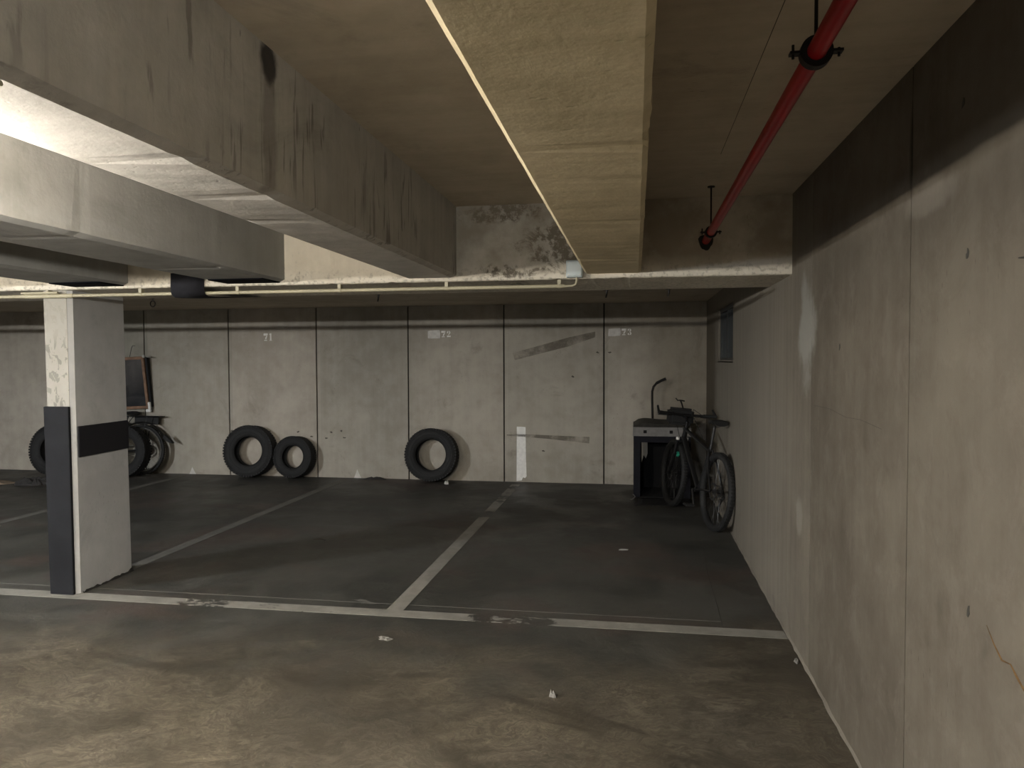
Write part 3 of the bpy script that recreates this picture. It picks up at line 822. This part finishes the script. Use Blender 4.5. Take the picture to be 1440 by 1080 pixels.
    if bag:
        bm = bmesh.new(); box(bm, -.075, .075, -.13, .13, -.16, .02)
        bmesh.ops.bevel(bm, geom=bm.edges[:], offset=.03, segments=3, affect='EDGES')
        bg = mk('handlebar_bag', bm, M['bag'], root, True, loc=clamp + Vector((.10, .02, .055)))
        bm = bmesh.new(); tube(bm, [(-.06, 0, .02), (-.02, .0, .055), (.04, .0, .095)], .008, 8)
        tube(bm, [(.04, -.045, .092), (.04, 0, .097), (.04, .03, .092), (.05, .05, .115)], .007, 8)
        mk('phone_holder', bm, M['bike_paint'], bg, True)
    # saddle
    sp = st_t + Vector((-.042 + drop * .2, 0, .195 - drop))
    bm = bmesh.new(); tube(bm, [st_t + Vector((0.005, 0, -.05)), sp], .0135, 12)
    mk('seat_post', bm, M['bike_metal'], root, True)
    bm = bmesh.new(); rows = []
    prof = [(-.14, .072, .004), (-.12, .080, .012), (-.07, .076, .014), (-.01, .050, .008), (.05, .030, .004), (.10, .022, .002), (.14, .014, -.006)]
    for (x, w, z) in prof:
        ring = []
        for k in range(12):
            a = 2 * PI * k / 12
            ring.append(bm.verts.new(sp + Vector((x, w * math.cos(a), .035 + z + (.016 if math.sin(a) > 0 else .034 * min(1, .6 + .4 * w / .07)) * math.sin(a)))))
        rows.append(ring)
    for a, b in zip(rows[:-1], rows[1:]):
        for k in range(12): bm.faces.new((a[k], a[(k + 1) % 12], b[(k + 1) % 12], b[k]))
    bm.faces.new(rows[0][::-1]); bm.faces.new(rows[-1])
    sd = mk('saddle', bm, M['saddle'], root, True)
    bm = bmesh.new()
    for s in (-1, 1): tube(bm, [sp + Vector((-.11, s * .03, .02)), sp + Vector((-.04, s * .022, -.008)), sp + Vector((.06, s * .022, -.008)), sp + Vector((.12, s * .008, .02))], .0036, 6)
    mk('rails', bm, M['bike_metal'], sd, True)
    # drivetrain (on the rider's right, -Y)
    bm = bmesh.new()
    for rr in (.085, .066):
        lathe(bm, [(rr - .016, -.0015), (rr, -.0015), (rr, .0015), (rr - .016, .0015)], 36, Matrix.Translation(bbk + Vector((0, -.05 - (.085 - rr) * .3, 0))))
    for k in range(4):
        a = k * PI / 2 + .4; rod(bm, bbk + Vector((0, -.05, 0)), bbk + Vector((.075 * math.cos(a), -.05, .075 * math.sin(a))), .006, 6)
    for k, s in ((0, -1), (1, 1)):
        a = crank + PI * k
        rod(bm, bbk + Vector((0, s * .065, 0)), bbk + Vector((.17 * math.cos(a), s * .075, .17 * math.sin(a))), .010, 8)
    rod(bm, bbk + Vector((0, -.07, 0)), bbk + Vector((0, .07, 0)), .010, 10)
    ck = mk('crankset', bm, M['bike_metal'], root, True)
    for k, s in ((0, -1), (1, 1)):
        a = crank + PI * k; c = bbk + Vector((.17 * math.cos(a), s * .125, .17 * math.sin(a)))
        bm = bmesh.new(); box(bm, c.x - .045, c.x + .045, c.y - .045, c.y + .045, c.z - .010, c.z + .010)
        bmesh.ops.bevel(bm, geom=bm.edges[:], offset=.006, segments=2, affect='EDGES')
        mk('pedal', bm, M['bright_metal'] if s < 0 else M['bike_metal'], ck, True)
    bm = bmesh.new()
    for z in (1, -1):
        rod(bm, bbk + Vector((0, -.05, z * .080)), (0, -.045, R + z * .045), .004, 6)
    mk('chain', bm, M['bike_metal'], root, True)
    bm = bmesh.new()
    for k in range(6): lathe(bm, [(.0001, -.001), (.052 - k * .005, -.001), (.052 - k * .005, .001), (.0001, .001)], 24, Matrix.Translation((0, -.028 - .0035 * k, R)))
    mk('cassette', bm, M['bike_metal'], wrear, True)
    bm = bmesh.new()
    tube(bm, [(0, -.06, R - .01), (.01, -.075, R - .05), (.03, -.060, R - .085), (.055, -.05, R - .16)], [.012, .016, .013, .008], 8)
    for q in ((.03, R - .085), (.055, R - .16)): lathe(bm, [(.0001, -.006), (.022, -.006), (.022, .006), (.0001, .006)], 16, Matrix.Translation((q[0], -.05, q[1])))
    mk('derailleur', bm, M['bike_metal'], root, True)
    if rack:
        bm = bmesh.new()
        for s in (-1, 1):
            tube(bm, [(-.30, s * .06, .80), (.20, s * .06, .80)], .006, 8)
            rod(bm, (-.12, s * .06, .80), (0, s * .07, R), .005, 8)
            rod(bm, (.16, s * .05, .80), st_t + Vector((0, s * .015, -.05)), .005, 8)
        for x in (-.30, -.15, 0, .15): rod(bm, (x, -.06, .80), (x, .06, .80), .005, 8)
        rk = mk('luggage_rack', bm, M['bike_paint'], root, True)
        mk('pannier_flap', bbox(-.20, .16, -.092, -.066, .69, .795, .006), M['bag'], rk)
        bm = bmesh.new()
        for a0, a1 in ((.55, 2.75),):
            P = [(math.cos(a) * (R + .028), math.sin(a) * (R + .028) + R) for a in [a0 + (a1 - a0) * i / 24 for i in range(25)]]
            A = [bm.verts.new((p[0], -.03, p[1])) for p in P]; B = [bm.verts.new((p[0], 0, p[1] + .012)) for p in P]; C2 = [bm.verts.new((p[0], .03, p[1])) for p in P]
            for i in range(24):
                bm.faces.new((A[i], A[i + 1], B[i + 1], B[i])); bm.faces.new((B[i], B[i + 1], C2[i + 1], C2[i]))
        mg = mk('mudguard', bm, M['rubber_bike'], root, True)
        bm = bmesh.new(); prism(bm, [(-.335, .50), (-.40, .46), (-.47, .44), (-.45, .47), (-.38, .53), (-.345, .56)], -.028, .028, Matrix(((1, 0, 0, 0), (0, 0, 1, 0), (0, 1, 0, 0), (0, 0, 0, 1))))
        mk('mud_flap', bm, M['rubber_bike'], mg)
    return root
build_bike((.688, 6.83, .004), math.atan2(1.11, -.321), math.radians(5.5), 'black mountain bike with a handlebar bag leaning against the right wall')
build_bike((-6.63, 9.045, .001), PI, math.radians(2.5), 'dark bicycle with rear rack behind the column against the wall', R=.345, base=1.08, rack=True, bag=False, green=False, tr=.02, rim='bright_metal', turned=True, drop=.13, crank=2.6)

# ------------------------------------------------------------------ pet crate trailer
px0, px1, py0, py1, pz0, pz1 = -.025, .60, 8.37, 9.02, .012, .80
cr = empty('pet_crate', ((px0 + px1) / 2, (py0 + py1) / 2, 0))
tag(cr, 'navy fabric pet crate with grey top, standing behind the mountain bike', 'pet crate')
W2 = (px1 - px0) / 2; D2 = (py1 - py0) / 2
t = .012
bm = bmesh.new()
b = .075
# front border round the open door
for a in ((-W2, -W2 + b, pz0, .70), (W2 - b, W2, pz0, .70), (-W2 + b, W2 - b, .625, .70)):
    box(bm, a[0], a[1], -D2, -D2 + t, a[2], a[3])
mk('front_border', bm, M['navy'], cr)
for xa in (-W2, W2 - t):
    mk('side_panel', bbox(xa, xa + t, -D2 + t, D2, pz0, .70), M['navy'], cr)
bm = bmesh.new()   # back panel with a window hole on the left
box(bm, -W2 + t, -W2 + .095, D2 - t, D2, pz0, .70); box(bm, -W2 + .165, W2 - t, D2 - t, D2, pz0, .70)
box(bm, -W2 + .095, -W2 + .165, D2 - t, D2, pz0, .26); box(bm, -W2 + .095, -W2 + .165, D2 - t, D2, .62, .70)
prism(bm, [(-W2 + .095, .26), (-W2 + .165, .26), (-W2 + .165, .42), (-W2 + .145, .36), (-W2 + .12, .40), (-W2 + .095, .31)], D2 - t, D2 - t * .4, Matrix(((1, 0, 0, 0), (0, 0, 1, 0), (0, 1, 0, 0), (0, 0, 0, 1))))
mk('back_panel', bm, M['black_cloth'], cr)
mk('base_mat', bbox(-W2, W2, -D2, D2, .003, .014), M['black_cloth'], cr)
# grey top: shallow dome
bm = bmesh.new(); nx, ny = 12, 12; G = []
for i in range(nx + 1):
    row = []
    for j in range(ny + 1):
        u, v = i / nx * 2 - 1, j / ny * 2 - 1
        k = (1 - abs(u) ** 5) * (1 - abs(v) ** 5)
        row.append(bm.verts.new((u * (W2 + .004) * (1 - .05 * k), v * (D2 + .004), .775 + .055 * k ** .5 + .03 * (v + 1) / 2 - .012 * math.sin(3.3 * u + 1) * k)))
    G.append(row)
for i in range(nx):
    for j in range(ny): bm.faces.new((G[i][j], G[i + 1][j], G[i + 1][j + 1], G[i][j + 1]))
lid = mk('roof', bm, M['dark_cloth'], cr, True)
bm = bmesh.new()
rim = [G_ for G_ in [(-W2 - .004, -D2 - .004), (W2 + .004, -D2 - .004), (W2 + .004, D2 + .004), (-W2 - .004, D2 + .004)]]
for (a, c) in zip(rim, rim[1:] + rim[:1]):
    v = [bm.verts.new((a[0], a[1], .695)), bm.verts.new((c[0], c[1], .695)), bm.verts.new((c[0] * .985, c[1] * .985, .795)), bm.verts.new((a[0] * .985, a[1] * .985, .795))]
    bm.faces.new(v)
rimo = mk('roof_band', bm, M['grey_cloth'], lid)
md = rimo.modifiers.new('thick', 'SOLIDIFY'); md.thickness = 0.006
for x in (-.185, .10):
    mk('buckle', bbox(x - .018, x + .018, -D2 - .014, -D2 - .002, .728, .762, .003), M['black_cloth'], lid)
# door flap lying on the floor in front
bm = bmesh.new(); nx, ny = 10, 8; G = []
for i in range(nx + 1):
    row = []
    for j in range(ny + 1):
        u, v = i / nx, j / ny
        row.append(bm.verts.new((-W2 + .03 + u * (2 * W2 - .03) + .02 * math.sin(v * 4), -D2 - v * (.47 - .1 * u), .0032 + .0015 * math.sin(5 * u + 3 * v) ** 2)))
    G.append(row)
for i in range(nx):
    for j in range(ny): bm.faces.new((G[i][j], G[i + 1][j], G[i + 1][j + 1], G[i][j + 1]))
fl = mk('door_flap', bm, M['black_cloth'], cr, True)
md = fl.modifiers.new('thick', 'SOLIDIFY'); md.thickness = 0.002; md.offset = -1
# strap end on the flap corner
bm = bmesh.new(); tube(bm, [(-W2 - .005, -D2 - .05, .05), (-W2 + .02, -D2 - .09, .03), (-W2 - .01, -D2 - .15, .012), (-W2 - .03, -D2 - .17, .012)], .008, 6, flat=.4)
mk('strap', bm, M['grey_cloth'], cr, True)
# push bar
bm = bmesh.new()
hx, hy = .198 - (px0 + px1) / 2, D2 - .03
for s in (0,):
    P = [(hx + .002, hy, .70), (hx, hy, .86), (hx - .006, hy, 1.08), (hx - .005, hy, 1.17), (hx + .010, hy, 1.225), (hx + .045, hy, 1.268), (hx + .10, hy, 1.298), (hx + .155, hy, 1.322)]
    tube(bm, P, .0135, 12)
pb = mk('push_bar', bm, M['black_iron'], cr, True)
bm = bmesh.new(); tube(bm, [Vector(P[-3]), Vector(P[-2]), Vector(P[-1])], .0165, 12)
mk('grip', bm, M['rubber'], pb, True)
mk('bracket', bbox(hx - .02, hx + .024, hy - .02, hy + .02, .79, .84, .004), M['black_cloth'], pb)

# ------------------------------------------------------------------ mirror behind the column
mr = empty('framed_mirror', (-6.935, YB - .06, .885), (math.radians(4.5), math.radians(-2.4), 0))
tag(mr, 'wood framed mirror hung on the back wall behind the column', 'mirror')
fw, fh, fd, fb = .34, .72, .055, .040
bm = bmesh.new()
for a in ((-fw, fw, 0, fb), (-fw, fw, fh - fb, fh), (-fw, -fw + fb, fb, fh - fb), (fw - fb, fw, fb, fh - fb)):
    box(bm, a[0], a[1], -.012, .014, a[2], a[3])
bmesh.ops.bevel(bm, geom=bm.edges[:], offset=.003, segments=1, affect='EDGES')
mk('frame', bm, M['wood'], mr)
bm = bmesh.new(); box(bm, -fw + fb, fw - fb, -.004, .002, fb, fh - fb)
mk('mirror_glass', bm, M['mirror'], mr)
mk('back_box', bbox(-fw + .01, fw + .028, .014, fd, .02, fh - .01), M['black_cloth'], mr)
bm = bmesh.new(); rod(bm, (fw - .01, -.02, fh + .005), (fw + .09, .02, fh - .02), .009, 8)
lathe(bm, [(.0001, -.012), (.02, -.012), (.02, .012), (.0001, .012)], 14, Matrix.Translation((fw + .012, -.015, fh)))
mk('clamp', bm, M['steel'], mr, True)
bm = bmesh.new(); box(bm, fw - .045, fw + .03, -.024, .01, -.045, -.01); box(bm, fw - .005, fw + .03, -.024, .01, -.01, .09)
bmesh.ops.bevel(bm, geom=bm.edges[:], offset=.006, segments=2, affect='EDGES')
k = mk('corner_bracket', bm, M['white_plastic'], mr); k['label'] = 'white corner bracket'
bm = bmesh.new(); tube(bm, [(.12, .01, fh), (.135, .012, fh + .05), (.16, .012, fh + .12), (.18, .012, fh + .15), (.215, .012, fh + .15)], .0035, 6)
mk('hanging_wire', bm, M['black_iron'], mr, True)

# ------------------------------------------------------------------ litter
def flat_thing(name, poly, mat, label, cat, t=.004, bumpy=.004, seed=1, z=.001):
    r = random.Random(seed); bm = bmesh.new()
    n = len(poly); cx = sum(p[0] for p in poly) / n; cy = sum(p[1] for p in poly) / n
    out = [bm.verts.new((p[0], p[1], z + r.random() * bumpy)) for p in poly]
    mid = [bm.verts.new((cx + (p[0] - cx) * .55, cy + (p[1] - cy) * .55, z + t + r.random() * bumpy * 2)) for p in poly]
    c = bm.verts.new((cx, cy, z + t))
    bot = [bm.verts.new((p[0], p[1], z - .0006)) for p in poly]
    for i in range(n):
        j = (i + 1) % n
        bm.faces.new((out[i], out[j], mid[j], mid[i])); bm.faces.new((mid[i], mid[j], c)); bm.faces.new((out[j], out[i], bot[i], bot[j]))
    bm.faces.new(bot[::-1])
    o = mk(name, bm, mat); tag(o, label, cat); return o
flat_thing('rag', blob(-3.36, 9.19, .13, .05, 16, .3, 3), M['rag'], 'small flat black rag lying on the floor against back wall', 'rag', .012, .01, 3)
flat_thing('paper_scrap', blob(-2.335, 8.95, .030, .026, 9, .4, 5), M['paper'], 'tiny white paper scrap beside the single tyre below 72', 'paper', .02, .02, 5)
flat_thing('paper_slip', [(-.135, 6.03), (-.06, 6.045), (-.055, 6.075), (-.13, 6.07)], M['paper'], 'small white paper slip lying in the bay before the crate', 'paper', .002, .002, 6)
flat_thing('crushed_paper', blob(-1.375, 3.90, .040, .030, 12, .5, 9), M['line_stain'], 'flattened pale paper scrap on the floor just before the white line', 'paper', .003, .003, 7)
flat_thing('crumpled_paper', blob(-.375, 3.34, .016, .012, 9, .4, 12), M['line_stain'], 'small crumpled white paper ball on the lane floor', 'paper', .014, .012, 8)
flat_thing('dry_leaf', blob(.815, 3.93, .012, .028, 10, .4, 15), M['line_stain'], 'pale dry leaf at the foot of the right wall', 'leaf', .006, .006, 9)
bm = bmesh.new(); tube(bm, [(-2.75, 5.98, .005), (-2.69, 5.99, .009), (-2.63, 5.965, .006)], [.003, .005, .003], 6)
tag(mk('twig', bm, M['twig'], smooth=True), 'small dark twig lying in the middle bay', 'twig')
flat_thing('cardboard_sheet', [(-8.7, 8.02), (-7.85, 8.10), (-7.80, 8.22), (-8.0, 8.34), (-8.7, 8.36)], M['card'], 'flattened brown cardboard on the floor behind the column', 'cardboard', .012, .012, 21)
flat_thing('crumpled_cloth', blob(-7.50, 8.16, .24, .10, 20, .35, 23), M['rag'], 'dark crumpled cloth lying beside the flattened cardboard', 'cloth', .035, .03, 22)
for i, (x, y) in enumerate([(-1.68, 4.46), (-1.74, 4.50)]):
    on = bmesh.new(); prism(on, blob(x, y, .045, .018, 10, .5, 60 + i), .0022, .003)
    mk('plaster_smear', on, M['line_dull'], flo)

# ------------------------------------------------------------------ lights: main ring lamp, plus added fill lamps out of view
def batten(x0, x1, y, z, col, power, label):
    """an added fill batten, out of view, across the underside of two beams"""
    t = empty('fill_batten_light', ((x0 + x1) / 2, y, z)); L = (x1 - x0) / 2
    tag(t, label, 'ceiling light', 'added fill battens under the beams')
    mk('housing', bbox(-L, L, -.03, .03, .028, .0605, .004), M['enamel'], t)
    bm = bmesh.new(); rod(bm, (-L + .03, 0, 0), (L - .03, 0, 0), .013, 14)
    mk('tube', bm, glow('fill_tube_glow', col, power), t, True)
    for s in (-1, 1):
        xc = s * (L - .018)
        mk('end_cap', bbox(xc - .012, xc + .012, -.016, .016, -.018, .03, .003), M['enamel'], t)
    return t
def ring_light(x, y, z, col, power, label):
    """a round fluorescent fitting hung on a rod between two beams; also serves as added fill"""
    t = empty('ring_light', (x, y, z)); tag(t, label, 'ceiling light')
    bm = bmesh.new(); tube(bm, [(.13 * math.cos(a), .13 * math.sin(a), 0) for a in [2 * PI * i / 40 for i in range(40)]], .013, 12, closed=True)
    mk('tube', bm, glow('ring_tube_glow', col, power), t, True)
    bm = bmesh.new(); lathe(bm, [(.0001, .022), (.105, .022), (.11, .027), (.09, .05), (.03, .062), (.0001, .062)], 40, Matrix.Rotation(PI / 2, 4, 'X'), closed=False)
    mk('housing', bm, M['enamel'], t, True)
    bm = bmesh.new(); rod(bm, (0, 0, .05), (0, 0, ZC - z - .001), .006, 10)
    mk('hanging_rod', bm, M['steel'], t, True)
    for k in range(3):
        a = 2 * PI * k / 3
        bm = bmesh.new(); rod(bm, (.09 * math.cos(a), .09 * math.sin(a), .03), (.13 * math.cos(a), .13 * math.sin(a), .012), .003, 6)
        mk('tube_clip', bm, M['steel'], t)
    return t
PW = 60
ring_light(-1.75, 1.24, 1.975, (1.0, .93, .82), PW * .94, 'round fluorescent ring light hung between the two beams left of the view')
batten(-4.50, -3.40, 1.30, 1.975, (1.0, .93, .82), PW * .6, 'added fill batten under the beams in front of the column')  # invented fill lamp, brightens the back wall
ring_light(-7.19, 1.30, 1.975, (.92, .96, 1.0), PW * 3.6, 'added fill ring light hung between the beams far to the left')  # fill added out of view to lift the back and far right walls
ring_light(-0.66, -1.3, 1.985, (.92, .96, 1.0), PW * .75, 'added fill ring light hung between beams behind the camera')  # unseen fill, added to brighten the ceiling and beam faces

bm = bmesh.new(); rod(bm, (-1.66, 1.135, 2.0325), (-1.087, 1.135, 2.0325), .0048, 12)
sc_ = mk('conduit_pipe', bm, M['conduit'], smooth=True)
tag(sc_, 'short cream conduit crossing the underside of the lit beam at upper left', 'pipe')

w = bpy.data.worlds.new('dark_world'); SC.world = w; w.use_nodes = True
w.node_tree.nodes['Background'].inputs[0].default_value = (.02, .02, .02, 1)

# ------------------------------------------------------------------ camera
cd = bpy.data.cameras.new('camera'); cam = bpy.data.objects.new('camera', cd); COL.objects.link(cam)
cd.sensor_width = 36; cd.lens = 36 * 1040.3 / 1440; cd.clip_start = .02
yaw, pit, rol = .16603, .03246, .00317
f = Vector((-math.sin(yaw) * math.cos(pit), math.cos(yaw) * math.cos(pit), -math.sin(pit)))
r0 = Vector((math.cos(yaw), math.sin(yaw), 0)); d0 = f.cross(r0)
rr = r0 * math.cos(rol) + d0 * math.sin(rol); dd = -r0 * math.sin(rol) + d0 * math.cos(rol)
cam.matrix_world = Matrix(((rr.x, -dd.x, -f.x, 0), (rr.y, -dd.y, -f.y, 0), (rr.z, -dd.z, -f.z, 1.55), (0, 0, 0, 1)))
SC.camera = cam
vs = SC.view_settings; vs.view_transform = 'Standard'; vs.look = 'None'; vs.gamma = 1; vs.use_curve_mapping = False
vs.exposure = 4.5
